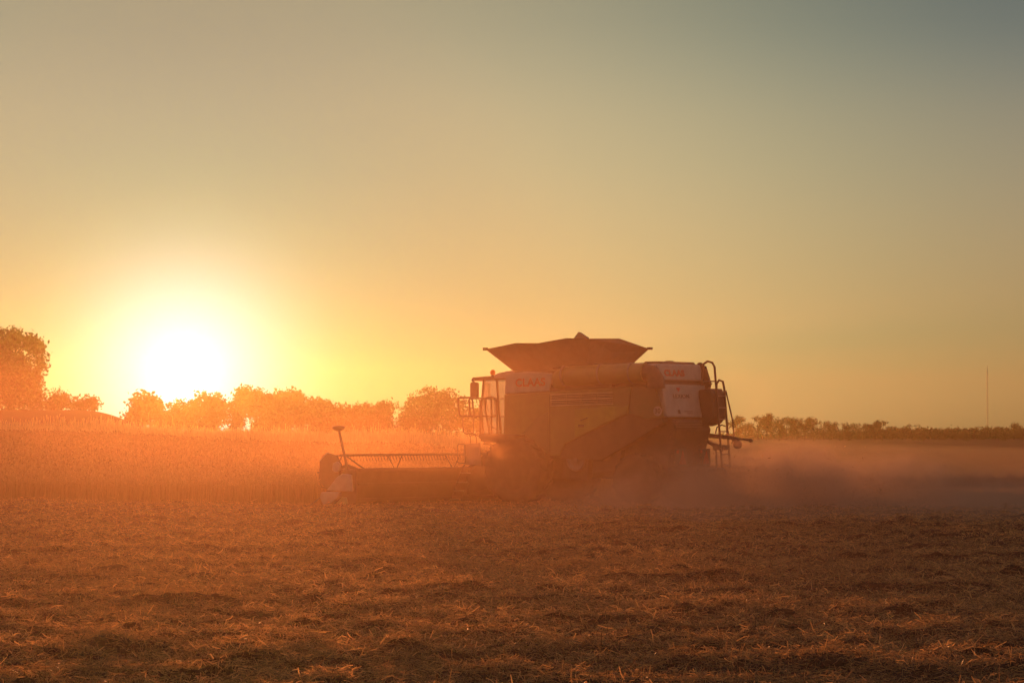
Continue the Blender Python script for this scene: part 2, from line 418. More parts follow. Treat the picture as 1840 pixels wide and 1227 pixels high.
# ------------------------------------------------------------------ trees
leaf_m = leaf_material('leaves', (.026, .038, .014), (.075, .095, .03), .10, (.35, .30, .06), .55)
def crown_quads(r, blobs, n, size, flat=1.0):
    """leaf clumps through the volume of several ellipsoids (cx, cy, cz, rx, ry, rz)"""
    B = np.array(blobs, float); vol = (B[:, 3] * B[:, 4] * B[:, 5]) ** .7; idx = r.choice(len(B), n // 14, p=vol / vol.sum())
    d = r.normal(size=(len(idx), 3)); d /= np.linalg.norm(d, axis=1)[:, None]
    rad = r.random(len(idx)) ** .42
    c = B[idx, :3] + d * rad[:, None] * B[idx, 3:]
    cl = np.repeat(c, 14, 0); m = len(cl)
    cl = cl + r.normal(size=(m, 3)) * size * 1.5
    a = r.normal(size=(m, 3)); a /= np.linalg.norm(a, axis=1)[:, None]
    b = np.cross(a, r.normal(size=(m, 3))); b /= np.linalg.norm(b, axis=1)[:, None]
    s = size * (.5 + r.random(m))[:, None]
    q = np.stack([cl - a * s, cl + b * s * .55, cl + a * s, cl - b * s * .55], 1)
    tone = np.repeat(np.clip(r.normal(.5, .25, len(idx)), 0, 1), 14) * .6 + r.random(m) * .4
    return q, tone
def trunk_mesh(r, h, rad, blobs, name, root):
    mb = MB(); lean = r.normal(0, .04, 2) * h
    top = np.array([lean[0], lean[1], h * .62])
    mb.tube([(0, 0, -.3), (0, 0, h * .1), tuple(top * .5), tuple(top)], rad, 7, r1=rad * .35)
    for b in blobs:
        e = np.array(b[:3]); k = .3 + .55 * r.random(); s = top * k
        mid = (s + e) / 2 + np.array([0, 0, .06 * h]); f = e + r.normal(size=3) * np.array(b[3:]) * .25
        mb.tube([tuple(s), tuple(mid), tuple(e), tuple(f)], rad * .42, 5, r1=rad * .07)
        for _ in range(3):
            t = e + r.normal(size=3) * np.array(b[3:]) * .5
            mb.tube([tuple(mid), tuple((mid + t) / 2 + r.normal(size=3) * .1), tuple(t)], rad * .16, 4, r1=rad * .04)
    return mb.build(name, M_['bark'], root)
def make_tree(name, label, loc, h, blobs, n, size, seed, rad=None, group=None, cat='tree'):
    """blobs in fractions of h"""
    r = np.random.default_rng(seed); root = thing(name, label, cat, loc, 0, group)
    bl = [tuple(c * h for c in b) for b in blobs]
    trunk_mesh(r, h, rad or h * .025, bl, 'trunk', root)
    q, t = crown_quads(r, bl, n, size); quad_mesh('crown', q, leaf_m, root, rnd=t)
    return root
def auto_blobs(seed, k, wid, z0=.25, z1=.97):
    r = np.random.default_rng(seed); out = []
    for i in range(k):
        z = z0 + (z1 - z0) * (i + .5) / k; prof = math.sin(math.pi * min(1, max(.12, (z - z0 * .6) / (1.08 - z0 * .6)))) ** .7
        a = r.random() * 6.28; rr = wid * prof * (.25 + .55 * r.random()); s = wid * (.30 + .22 * r.random()) * (.6 + .4 * prof)
        out.append((rr * math.cos(a), rr * math.sin(a), min(z, 1 - s * .75), s, s, s * .8))
    return out
def place(px, d): return (px - 920) / 6500 * d
def gz(px, d): return float(relief(np.array([place(px, d)]), np.array([float(d)]))[0]) - .1
def ht(py, px, d): return HC + (775 - py) / 6500 * d - gz(px, d)

def setting_trees():
    # the big tree at the left edge, with the two bushes beside it
    d = 195; px = 20
    make_tree('broadleaf_tree', 'big broad tree with a ragged crown at the left edge of the field', (place(px, d), d, gz(px, d)), ht(586, px, d),
              [(-.12, 0, .80, .18, .25, .16), (.06, 0, .87, .11, .12, .10), (.20, .05, .80, .12, .2, .09), (.30, 0, .72, .09, .12, .06), (.38, -.05, .63, .09, .13, .05), (.33, -.05, .53, .09, .13, .05), (.26, 0, .40, .10, .13, .08), (-.02, -.1, .55, .26, .25, .2), (-.3, 0, .65, .3, .3, .25),
               (.16, .1, .42, .22, .2, .16), (-.1, .1, .3, .30, .25, .2), (.30, 0, .78, .07, .08, .06), (.22, 0, .25, .16, .16, .14), (.1, 0, .12, .34, .2, .15)], 15000, .10, 21)
    d = 212
    make_tree('bush', 'low spreading bush leaning away from the big tree at the left', (place(112, d), d, gz(112, d)), ht(703, 112, d),
              [(-.2, 0, .68, .5, .5, .3), (.5, 0, .45, .5, .4, .3), (-.4, 0, .35, .6, .5, .35)], 1500, .10, 22, cat='bush')
    make_tree('bush', 'small round-headed bush on the hill crest left of the sun', (place(152, d), d + 2, gz(152, d)), ht(712, 152, d),
              [(.0, 0, .72, .42, .4, .26), (.35, 0, .6, .35, .35, .25), (-.2, 0, .4, .6, .5, .3)], 1000, .09, 23, cat='bush')
    d = 390
    make_tree('round_tree', 'lone small rounded tree standing right under the sun', (place(262, d), d, gz(262, d)), ht(709, 262, d),
              [(-.1, 0, .72, .4, .4, .27), (.15, 0, .6, .4, .4, .3), (-.15, 0, .35, .45, .4, .3)], 2600, .22, 24)
    # the wood under the sun: one tree after another
    wood = [(300, 742, .8, 'lowest tree at the sunward end of the wood, washed out by glare'),
            (338, 722, .75, 'pale glaring tree directly below the sun in the wood'),
            (380, 708, .7, 'glare-lit tree with a domed top just right of the sun'),
            (424, 696, .55, 'tallest tree of the wood, poking up right of the sun'),
            (462, 704, .6, 'broad tree beside the tallest one in the wood'),
            (500, 700, .6, 'flat-topped tree in the middle of the wood'),
            (532, 702, .55, 'rounded tree at the high right shoulder of the wood'),
            (562, 716, .55, 'tree with a stepped outline where the wood starts to drop'),
            (590, 725, .6, 'lower orange tree near the right end of the wood'),
            (615, 733, .7, 'low tree behind the header marker lamp in the wood'),
            (636, 741, .8, 'smallest tree closing the right end of the wood')]
    for i, (px, py, w, lab) in enumerate(wood):
        d = 400 + (i * 37) % 40
        make_tree('wood_tree', lab, (place(px, d), d, gz(px, d)), ht(py, px, d), auto_blobs(40 + i, 9, w, .12), 3600, .20, 60 + i, group='trees of the wood below the sun')
    d = 300
    for i, (px, py, w, lab) in enumerate([(662, 724, .75, 'spiky low bush at the left of the pair beside the round tree'), (700, 719, .8, 'spiky twiggy bush touching the left of the round tree')]):
        make_tree('spiky_bush', lab, (place(px, d), d + i * 3, gz(px, d)), ht(py, px, d), auto_blobs(80 + i, 7, w, .1), 5200, .105, 84 + i, cat='bush')
    make_tree('dome_tree', 'wide dome-shaped tree seen left of the combine cab', (place(783, d), d + 6, gz(783, d)), ht(693, 783, d),
              [(-.05, 0, .70, .50, .45, .28), (-.40, 0, .48, .40, .4, .30), (.42, 0, .52, .40, .4, .30), (0, -.1, .35, .6, .5, .3), (.68, 0, .34, .28, .3, .26), (-.6, 0, .25, .3, .3, .22), (.1, 0, .8, .3, .3, .17)], 12000, .11, 88)
    # far tree row on the right: three grown trees, then copies of each with its parts
    r = random.Random(4)
    proto = []
    for i, (k, w, z0) in enumerate([(8, .46, .30), (10, .40, .14), (9, .60, .08), (8, .34, .36)]):
        proto.append(make_tree('far_tree', 'x', (0, 0, 0), 1.0 * 8, auto_blobs(100 + i, k, w, z0), 2300, .20, 110 + i, rad=.22, group='far trees in the hazy row right of the combine'))
    used = [False] * 4
    row = [(1322, 748, 0), (1341, 765, 2), (1362, 748, 0), (1377, 746, 3), (1400, 752, 1), (1413, 750, 0), (1432, 752, 1), (1446, 753, 3), (1462, 752, 1), (1480, 758, 2), (1494, 761, 1), (1508, 760, 2), (1524, 763, 1),
           (1540, 762, 2), (1552, 762, 0), (1572, 758, 3), (1585, 757, 0), (1603, 768, 2), (1622, 770, 1), (1639, 764, 2), (1660, 771, 2), (1680, 771, 1), (1698, 770, 2), (1716, 772, 1), (1735, 772, 2), (1750, 770, 1),
           (1768, 767, 2), (1788, 768, 0), (1806, 770, 2), (1822, 761, 1), (1838, 766, 2), (1856, 764, 1)]
    shape = ['open-crowned tall', 'narrow full', 'broad bushy', 'slender gappy']
    spot = {0: 'right behind the rear ladder of the combine', 31: 'at the right edge of the picture', 26: 'standing left of the thin mast\'s foot', 27: 'standing at the foot of the thin mast'}
    ordinal = ['first', 'second', 'third', 'fourth', 'fifth', 'sixth', 'seventh', 'eighth', 'ninth', 'tenth', 'eleventh', 'twelfth', 'thirteenth', 'fourteenth', 'fifteenth', 'sixteenth',
               'seventeenth', 'eighteenth', 'nineteenth', 'twentieth', 'twenty-first', 'twenty-second', 'twenty-third', 'twenty-fourth', 'twenty-fifth', 'twenty-sixth', 'twenty-seventh', 'twenty-eighth', 'twenty-ninth', 'thirtieth', 'thirty-first', 'thirty-second']
    for i, (px, py, k) in enumerate(row):
        d = 600 + (i * 53) % 70; hh = ht(py - 2, px, d)
        if used[k]:
            o = proto[k].copy(); C.objects.link(o)
            for ch in proto[k].children:
                c = ch.copy(); C.objects.link(c); c.parent = o
        else: o = proto[k]; used[k] = True
        o.location = (place(px, d), d, gz(px, d)); s = hh / 8; o.scale = (s * r.uniform(.95, 1.3), s * 1.1, s); o.rotation_euler = (0, 0, r.uniform(0, 6.28))
        o['label'] = '%s tree in the far hazy row, %s' % (shape[k], spot[i] if i in spot else ordinal[i] + ' counting from the combine')
    # undergrowth closing the foot of that row
    rr = np.random.default_rng(31); bl = []
    for px in range(1290, 1900, 9):
        d = 685 + rr.random() * 20; top = (775 - (784 - 11 * smooth(1470, 1620, px)) ) / 6500 * d + HC; g = gz(px, d)
        bl.append((place(px, d), d, g + (top - g) * .45, 1.6, 1.6, max(.5, (top - g) * .6)))
    q, t = crown_quads(rr, bl, 34000, .22)
    tag(quad_mesh('undergrowth', q, leaf_m, rnd=t), 'dark undergrowth along the foot of the far hazy tree row', 'undergrowth', None, 'stuff')
    # the mast
    d = 760; px = 1774; h = ht(657, px, d)
    root = thing('radio_mast', 'thin tall mast rising above the far tree row', 'mast', (place(px, d), d, gz(px, d)))
    mb = MB()
    for a in range(3):
        c, s = .14 * math.cos(a * 2.094), .14 * math.sin(a * 2.094); mb.tube([(c, s, -.3), (c, s, h * .93)], .022, 5)
    z = 0.0
    while z < h * .92:
        for a in range(3):
            b = (a + 1) % 3; mb.tube([(.14 * math.cos(a * 2.094), .14 * math.sin(a * 2.094), z), (.14 * math.cos(b * 2.094), .14 * math.sin(b * 2.094), z + .6)], .012, 4)
        z += .6
    mb.build('lattice', M_['mast'], root)
    MB().tube([(0, 0, h * .92), (0, 0, h)], .04, 5).build('antenna', M_['mast'], root)
setting_trees()

# ------------------------------------------------------------------ the combine harvester (x forward, y to its left, z up)
def combine():
    root = thing('combine_harvester', 'dusty combine harvester with open grain tank driving away towards the sun', 'combine harvester', (OX, OY, 0), math.pi - TH)
    P = lambda mb, name, mat, bevel=0.0, par=None: mb.build(name, M_[mat], par or root, bevel)
    # --- hull
    hull = P(MB().prism([(.50, 3.70), (.55, 2.0), (-.1, 1.72), (-1.25, 1.30), (-2.6, 1.25), (-3.6, 1.75), (-4.60, 2.30), (-4.40, 3.40), (-4.25, 3.86), (-2.0, 3.80)], -1.28, 1.28), 'body', 'dark', .03)
    MBc = MB().prism([(1.0, 1.7), (1.05, .75), (-4.2, .75), (-4.3, 1.5), (-2.6, 1.7)], -.70, .70)
    P(MBc, 'chassis', 'dark', .02)
    for sgn in (1, -1):
        y0, y1 = (1.285, 1.35) if sgn > 0 else (-1.35, -1.285)
        sp = P(MB().prism([(.58, 3.10), (.60, 1.98), (.10, 1.92), (-.30, 1.78), (-.95, 1.38), (-1.25, 1.38), (-1.45, 1.72), (-3.50, 2.55), (-3.62, 3.30), (-.96, 3.17)], y0, y1), 'side_panel', 'green', .02)
        P(MB().prism([(.52, 3.70), (.57, 3.125), (-.93, 3.19), (-1.04, 3.69), (-.2, 3.74)], y0, y1), 'front_side_panel', 'white', .02)
        P(MB().prism([(-3.53, 2.56), (-3.64, 3.30), (-4.36, 3.32), (-4.52, 2.9), (-4.66, 2.44), (-4.1, 2.40)], y0, y1), 'rear_side_panel', 'dgreen', .02)
        # lower curved shield above the front wheel and behind it
        z1 = y1 + .02 * sgn
        # vent: two rows of four openings with slats
        ve = MB()
        y2, y3 = (1.352, 1.372) if sgn > 0 else (-1.372, -1.352)
        for row in range(2):
            for c in range(4):
                u0 = -1.02 - c * .505; zc = 3.075 - row * .155 + c * .012
                ve.prism([(u0, zc), (u0 - .475, zc + .012), (u0 - .475, zc - .115), (u0, zc - .127)], y2, y3)
        vent = P(ve, 'vent', 'black', 0, sp)
        fr = MB(); y4, y5 = (1.374, 1.392) if sgn > 0 else (-1.392, -1.374)
        for row in range(3):
            fr.prism([(-1.0, 3.105 - row * .155), (-3.05, 3.153 - row * .155), (-3.05, 3.125 - row * .155), (-1.0, 3.077 - row * .155)], y4, y5)
        for row in range(2):
            for k in range(1, 3):
                zc = 3.085 - row * .155 - k * .043
                fr.prism([(-1.0, zc), (-3.05, zc + .048), (-3.05, zc + .036), (-1.0, zc - .012)], y2 + .004 * sgn, y3 + .008 * sgn)
        P(fr, 'vent_slats', 'trim', 0, sp)
        P(MB().prism([(-1.78, 3.0 - .32), (-1.78, 1.90), (-2.2, 2.06), (-3.46, 2.575), (-3.55, 2.78)], *sorted((y1 + .003 * sgn, y1 + .022 * sgn))), 'service_door', 'bgreen', .008, sp)
        P(MB().prism([(.05, 1.95), (-.20, 2.14), (-.50, 2.42), (-.92, 2.62), (-.92, 1.42), (-.32, 1.81)], *sorted((y1 + .003 * sgn, y1 + .02 * sgn))), 'wheel_shield', 'dgreen', .008, sp)
        P(MB().box(-2.1, -1.9, *sorted((y1 + .024 * sgn, y1 + .032 * sgn)), 2.18, 2.25), 'door_latch', 'black', .004, sp)
    # panel seams and handles on the near side
    P(MB().box(-.965, -.945, 1.352, 1.36, 1.5, 3.1), 'panel_seam', 'dark'); P(MB().box(-2.25, -2.235, 1.352, 1.36, 2.1, 2.75), 'panel_seam', 'dark')
    P(MB().tube([(-2.0, 1.36, 2.35), (-2.0, 1.40, 2.37), (-2.2, 1.40, 2.43), (-2.2, 1.36, 2.45)], .014, 6), 'handle', 'black')
    # nameplate letters
    Mt = Matrix.Translation((-.30, 1.353, 3.43)) @ Matrix.Rotation(R(180), 4, 'Z') @ Matrix.Rotation(R(90), 4, 'X') @ Matrix.Rotation(R(1.5), 4, 'Z')
    lettering('lettering', 'CLAAS', .30, M_['red'], root, Mt, sx=1.08, bold=.012)
    # --- lower machinery shields seen under the panel
    lo = MB()
    lo.prism([(-1.35, 1.62), (-1.25, .75), (-2.1, .70), (-2.2, 1.9)], .95, 1.20); lo.prism([(-2.3, 1.95), (-2.2, .85), (-3.1, .95), (-3.3, 2.3)], .9, 1.15)
    P(lo, 'machinery_shield', 'dark', .03)
    for c, r_ in (((-1.75, 1.22, 1.25), .30), ((-2.65, 1.18, 1.5), .24), ((-3.2, 1.2, 1.95), .18)):
        P(MB().lathe([(r_, 0), (r_, .05), (r_ * .8, .05), (r_ * .8, .02), (r_ * .25, .02), (r_ * .25, .07)], c, 'y', 24), 'drive_pulley', 'grey')
    # --- grain tank extension with its flared flaps
    a0, b0, d0, c0 = (.35, 1.25, 3.78), (-2.10, 1.25, 3.90), (.35, -1.25, 3.80), (-2.10, -1.25, 3.98)
    A, D, B, Cc = (1.03, 1.6, 4.37), (1.03, -1.6, 4.36), (-2.44, 1.6, 4.62), (-2.42, -1.6, 4.40)
    f1, f2, n1 = (.02, 1.62, 4.53), (-.75, 1.62, 4.52), (-1.68, 1.62, 4.645)
    m0 = (-.72, 1.27, 3.80)
    t = .03
    tk = MB()
    tk.slab([a0, m0, f2, f1, A], t); tk.slab([m0, b0, B, n1, f2], t)
    tank = P(tk, 'grain_tank_flap', 'tank')
    P(MB().slab([b0, c0, Cc, (-2.44, -1.25, 4.46), (-2.44, .05, 4.655), B], t), 'grain_tank_flap', 'tank')
    P(MB().slab([c0, d0, D, (.1, -1.62, 4.50), (-1.6, -1.62, 4.55), Cc], t), 'grain_tank_flap', 'tank')
    P(MB().slab([d0, a0, A, (1.03, .9, 4.46), (1.03, -.9, 4.46), D], t), 'grain_tank_flap', 'tank')
    rim = MB()
    rim.tube([A, f1], .018, 5); rim.tube([f1, f2, n1, B], .018, 5); rim.tube([B, (-2.44, .05, 4.655), Cc], .018, 5)
    P(rim, 'rim_edge', 'black')
    P(MB().box(.98, 1.09, 1.56, 1.68, 4.35, 4.43), 'corner_cap', 'black'); P(MB().box(-2.50, -2.38, -1.69, -1.57, 4.39, 4.46), 'corner_cap', 'black')
    P(MB().prism([(-1.86, 4.62), (-1.93, 4.68), (-2.06, 4.83), (-2.34, 4.67), (-2.36, 4.60)], 1.50, 1.62), 'filling_auger_hood', 'tank', .01)
    P(MB().prism([(.45, 3.72), (.35, 3.80), (-2.15, 3.96), (-2.9, 3.94), (-2.9, 3.70)], -1.22, 1.22), 'tank_collar', 'tank', .02)
    # bar under the flaps
    P(MB().prism([(-1.0, 3.80), (-1.0, 3.88), (-2.3, 3.95), (-2.3, 3.87)], 1.24, 1.28), 'flap_hinge', 'dark')
    # --- unloading auger along the near side
    au = MB(); au.tube([(-1.22, 1.16, 3.42), (-1.28, 1.26, 3.54), (-1.50, 1.40, 3.61), (-4.15, 1.45, 3.68)], .275, 24)
    aug = P(au, 'unloading_auger', 'green')
    sp_ = MB(); sp_.tube([(-4.15, 1.45, 3.68), (-4.38, 1.47, 3.64), (-4.50, 1.50, 3.48), (-4.52, 1.52, 3.28)], .24, 20, cap=False)
    sp_.lathe([(.255, -.02), (.255, .06)], (-4.52, 1.52, 3.26), 'z', 20)
    P(sp_, 'spout', 'black', 0, aug)
    for u in (-1.5, -2.7, -3.7):
        P(MB().tube([(u, 1.45, 3.61 + (-1.35 - u) * .0285), (u - .05, 1.45, 3.612 + (-1.35 - u) * .0285)], .288, 24), 'clamp_band', 'grey', 0, aug)
    P(MB().box(-3.05, -2.9, 1.25, 1.45, 3.30, 3.42), 'auger_rest', 'dark')
    # --- rear hood: sloped rear face, upper box with lettering, gap, lower panel
    def rf(z): return -4.42 - (3.93 - z) / 1.5 * .33           # x of the rear face
    up = P(MB().prism([(-3.66, 3.92), (rf(3.93), 3.93), (rf(3.47), 3.47), (-3.66, 3.47)], -1.10, 1.30), 'rear_hood', 'white', .045)
    P(MB().prism([(-3.8, 3.466), (rf(3.466) + .08, 3.466), (rf(3.36) + .08, 3.364), (-3.8, 3.364)], -1.10, 1.26), 'hood_gap', 'black')
    low = P(MB().prism([(-4.0, 3.36), (rf(3.36), 3.36), (rf(2.45), 2.45), (-4.1, 2.45)], -1.14, 1.285), 'rear_panel', 'white', .04)
    Mr = Matrix.Translation((rf(3.66) - .006, .47, 3.67)) @ Matrix.Rotation(R(-90), 4, 'Z') @ Matrix.Rotation(R(90 - 12), 4, 'X')
    lettering('lettering', 'CLAAS', .235, M_['red'], up, Mr, sx=1.5, bold=.010, extrude=.006)
    Mr = Matrix.Translation((rf(3.03) - .004, .33, 3.03)) @ Matrix.Rotation(R(-90), 4, 'Z') @ Matrix.Rotation(R(90 - 12), 4, 'X')
    lettering('lettering', 'LEXION', .165, M_['black'], low, Mr, sx=1.5, extrude=.006)
    def on_rear(name, mat, v0, v1, za, zb, par, poly=None):
        pts = poly or [(v0, za), (v1, za), (v1, zb), (v0, zb)]
        return P(MB().slab([(rf(z) - .008, v, z) for v, z in pts], .006), name, mat, 0, par)
    on_rear('emblem', 'red', 0, 0, 0, 0, low, [(.52, 3.27), (.34, 3.27), (.35, 3.22), (.43, 3.16), (.52, 3.22)])
    on_rear('badge', 'dark', .66, .54, 2.55, 2.66, low)
    on_rear('stripe_text', 'grey', .32, -.12, 2.60, 2.63, low); on_rear('stripe_text', 'grey', .15, -.12, 2.55, 2.575, low)
    # speed disc
    disc = P(MB().lathe([(.135, 0), (.135, .008)], (-4.47, 1.353, 2.62), 'y', 28), 'speed_disc', 'white')
    Md = Matrix.Translation((-4.47, 1.364, 2.62)) @ Matrix.Rotation(R(180), 4, 'Z') @ Matrix.Rotation(R(90), 4, 'X')
    lettering('lettering', '30', .19, M_['black'], disc, Md, bold=.004)
    # engine deck things
    P(MB().prism([(-2.9, 3.86), (-2.9, 3.95), (-3.62, 3.955), (-3.62, 3.86)], -1.1, 1.2), 'engine_deck', 'dark', .02)
    P(MB().prism([(-3.75, 3.925), (-3.80, 4.00), (-4.30, 4.00), (-4.36, 3.93)], -.95, .95), 'engine_hood', 'dark', .03)
    P(MB().prism([(-3.95, 4.0), (-3.98, 4.03), (-4.12, 4.03), (-4.15, 4.0)], -.1, .1), 'air_intake', 'dark', .01)
    P(MB().prism([(-4.2, 3.95), (-4.55, 3.90), (-4.72, 3.4), (-4.6, 2.9), (-4.2, 2.9)], -1.22, -1.12), 'radiator_screen', 'dark', .03)
    P(MB().lathe([(.10, 0), (.10, .06)], (-4.35, -1.22, 3.90), 'y', 16), 'hose_reel', 'black')
    # --- straw hood and chopper, lower rear
    P(MB().prism([(-3.0, 2.38), (rf(2.44) + .05, 2.42), (-4.86, 2.12), (-4.70, 1.55), (-4.55, 1.05), (-3.7, .95), (-3.2, 1.4)], -.93, .98), 'straw_hood', 'black', .04)
    gr = MB()
    for k in range(5): gr.box(-4.93, -4.83, -.30, .95, 2.17 + k * .045, 2.185 + k * .045)
    P(gr, 'louvre', 'grey')
    P(MB().prism([(-4.55, 1.08), (-5.0, .98), (-5.0, .93), (-4.5, .98)], -.95, .95), 'spreader_plate', 'dark', .01)
    bm = MB(); bm.tube([(-5.05, .6, 1.02), (-5.05, -1.25, 1.02), (-5.05, -1.42, .95), (-5.05, -1.45, .80)], .028, 8); bm.tube([(-4.4, .3, 1.0), (-5.05, .3, 1.02)], .025, 6); bm.tube([(-4.4, -.7, 1.0), (-5.05, -.7, 1.02)], .025, 6)
    P(bm, 'rear_guard_rail', 'grey')
    for v, w in ((-.52, .30), (.78, .30)):
        bx = P(MB().box(-4.93, -4.80, v - w * .78, v + w * .78, 1.12, 1.58), 'lamp_board', 'black', .015)
        P(MB().slab([(-4.936, v + w * .7, 1.15), (-4.936, v - w * .7, 1.15), (-4.936, v, 1.54)], .005), 'reflector_triangle', 'redref', 0, bx)
        P(MB().lathe([(.055, -.012), (.05, .012)], (-4.945, v + w * 1.0, 1.50), 'x', 14), 'tail_lamp', 'redref', 0, bx)
    # side mudguard of the far rear wheel
    P(MB().tube([(-4.7, -.95, 1.75), (-4.85, -1.0, 1.68), (-4.95, -1.05, 1.50), (-4.95, -1.05, 1.05)], .022, 6), 'guard_hoop', 'dark')
    # --- engine ladder at the rear right corner
    ld = MB()
    def railpt(v, z): return (-5.04 - (3.92 - z) / 2.87 * .24, v, z)
    ld.tube([(-4.62, -.84, 3.35), (-4.62, -.84, 3.78), (-4.68, -.82, 3.95), (-4.82, -.80, 4.02), (-4.97, -.80, 3.98), (-5.04, -.80, 3.86), railpt(-.80, 3.18), railpt(-.80, 1.05)], .032, 8)
    ld.tube([(-4.84, -1.25, 3.15), (-4.85, -1.25, 3.40), (-4.93, -1.25, 3.50), (-5.05, -1.25, 3.46), railpt(-1.25, 3.25), railpt(-1.25, 1.05)], .032, 8)
    lad = P(ld, 'rear_ladder', 'dark')
    for z in (3.46, 3.05, 2.72, 2.40, 2.06, 1.42, 1.12): P(MB().tube([railpt(-.80, z), railpt(-1.25, z)] if z < 3.3 else [(-4.62, -.84, z), railpt(-.80, z)], .018, 6), 'rung', 'grey', 0, lad)
    P(MB().tube([railpt(-1.33, 3.2), (-5.32, -1.36, 2.3), (-5.34, -1.36, 1.85), (-5.30, -1.30, 1.72)], .022, 7), 'hand_rail', 'dark', 0, lad)
    P(MB().tube([(-4.62, -.84, 3.05), (-4.70, -.9, 3.15), (-4.95, -.8, 3.4)], .016, 6), 'ladder_brace', 'grey', 0, lad)
    P(MB().prism([(-4.66, 2.20), (-4.62, 3.22), (-4.98, 3.26), (-5.06, 3.1), (-5.10, 2.45), (-4.95, 2.28)], -1.34, -.62), 'rear_cooling_box', 'black', .03)
    ar = MB(); ar.prism([(-4.65, 1.90), (-4.65, 2.02), (-5.55, 1.93), (-5.72, 1.88), (-5.76, 1.78), (-5.6, 1.78), (-5.5, 1.84)], -.98, -.88)
    ar.tube([(-4.5, -.9, 1.95), (-4.85, -.93, 1.72), (-5.30, -.93, 1.60), (-5.35, -.93, 1.58)], .05, 7); ar.box(-5.36, -4.95, -1.02, -.86, 1.54, 1.68)
    ar.tube([(-5.70, -.93, 1.86), (-6.02, -.93, 1.82), (-6.10, -.93, 1.81)], .028, 7); ar.lathe([(.02, -.05), (.055, -.03), (.055, .03), (.02, .05)], (-6.12, -.93, 1.81), 'y', 14)
    ar.lathe([(.04, -.06), (.12, -.05), (.12, .05), (.04, .06)], (-5.70, -.93, 1.70), 'y', 20)
    arm = P(ar, 'tow_arm', 'dark')
    P(MB().tube([(-4.95, -1.0, 2.0), (-5.0, -1.0, 2.18), (-5.15, -1.0, 2.24), (-5.3, -1.0, 2.2), (-5.33, -1.0, 1.98)], .02, 6), 'hose', 'black', 0, arm); P(MB().tube([(-5.2, -.95, 1.6), (-5.18, -.95, 1.42), (-5.15, -.95, 1.32)], .012, 5), 'hose', 'black', 0, arm)
    # --- cab
    roof = P(MB().prism([(1.92, 3.60), (1.92, 3.50), (1.70, 3.515), (-.3, 3.545), (-.3, 3.70), (.3, 3.68), (1.2, 3.645)], -1.0, 1.0), 'cab_roof', 'dark', .03)
    P(MB().prism([(1.02, 3.655), (.85, 3.72), (.55, 3.765), (.30, 3.79), (.30, 3.56), (1.0, 3.56)], -1.05, 1.22), 'roof_fairing', 'white', .02)
    bc = P(MB().lathe([(.05, 0), (.05, .02), (.04, .03)], (1.24, .93, 3.64), 'z', 14), 'beacon_base', 'black')
    P(MB().lathe([(.062, 0), (.072, .04), (.070, .10), (.045, .135), (.01, .145)], (1.24, .93, 3.672), 'z', 16), 'beacon', 'amber', 0, bc)
    for v in (.95, -.95):
        cf = MB()
        cf.tube([(1.54, v, 3.53), (1.62, v, 2.7), (1.56, v, 1.95)], .032, 7); cf.tube([(1.10, v, 3.55), (1.02, v, 2.6), (.95, v, 1.95)], .026, 7)
        cf.tube([(.76, v, 3.58), (.70, v, 2.6), (.66, v, 1.95)], .035, 7); cf.tube([(1.56, v, 1.96), (.5, v, 1.96)], .035, 6)
        P(cf, 'cab_frame', 'dark')
    for v in (.93, -.93):
        P(MB().slab([(1.53, v, 3.52), (1.58, v, 2.7), (1.53, v, 1.99), (.70, v, 1.99), (.75, v, 3.53)], .006), 'side_window', 'glass')
    P(MB().slab([(1.57, .93, 3.50), (1.66, .93, 2.7), (1.59, .93, 1.98), (1.59, -.93, 1.98), (1.66, -.93, 2.7), (1.57, -.93, 3.50)], .006), 'windscreen', 'glass')
    P(MB().box(.50, .66, -.97, .97, 1.9, 3.53), 'cab_rear_wall', 'dark', .01)
    P(MB().box(.45, 1.62, -1.0, 1.0, 1.78, 1.92), 'cab_floor', 'dark', .02)
    P(MB().box(.72, .95, -.3, .3, 2.1, 2.75).box(.72, 1.2, -.3, .3, 2.1, 2.25), 'driver_seat', 'black', .05)
    # mirror on its arm
    mi = P(MB().prism(rrect(1.55, 1.80, 3.00, 3.46, .05), 1.17, 1.26), 'wing_mirror', 'black', .01)
    P(MB().tube([(1.86, .98, 3.54), (1.80, 1.15, 3.52), (1.70, 1.21, 3.46)], .03, 7), 'mirror_arm', 'black', 0, mi)
    mi2 = P(MB().prism(rrect(1.55, 1.80, 3.00, 3.46, .05), -1.26, -1.17), 'wing_mirror', 'black', .01)
    P(MB().tube([(1.86, -.98, 3.54), (1.80, -1.15, 3.52), (1.70, -1.21, 3.46)], .03, 7), 'mirror_arm', 'black', 0, mi2)
    # platform, rails and steps on the left of the cab
    plat = P(MB().prism([(1.25, 1.98), (1.25, 1.90), (1.10, 1.76), (.55, 1.74), (.0, 1.88), (-.2, 1.98)], 1.0, 1.66), 'platform', 'dark', .02)
    P(MB().prism([(1.28, 1.74), (1.82, 1.70), (1.80, 1.12), (1.24, 1.10)], 1.50, 1.56), 'step_panel', 'grey', .01)
    P(MB().tube([(x, 1.3, z) for x, z in [(1.3, 1.72), (1.1, 1.70), (.9, 1.55), (.6, 1.30)]], .04, 7), 'platform_bracket', 'dark')
    ra = MB()
    def loop(x0, x1, z0, z1, v, r_=.012, rad=.09, sk=0.0): ra.tube([(x - sk * (z - z0), v, z) for x, z in rrect(x0, x1, z0, z1, rad)], r_, 6, closed=True)
    loop(1.44, 1.93, 2.49, 3.02, 1.60, .028, sk=-.12); loop(.66, 1.58, 2.49, 3.0, 1.58, .028, sk=-.10)
    loop(1.44, 1.80, 2.0, 2.49, 1.60, .02, sk=-.06)
    loop(1.72, 2.0, 1.16, 1.70, 1.60, .016, .06)
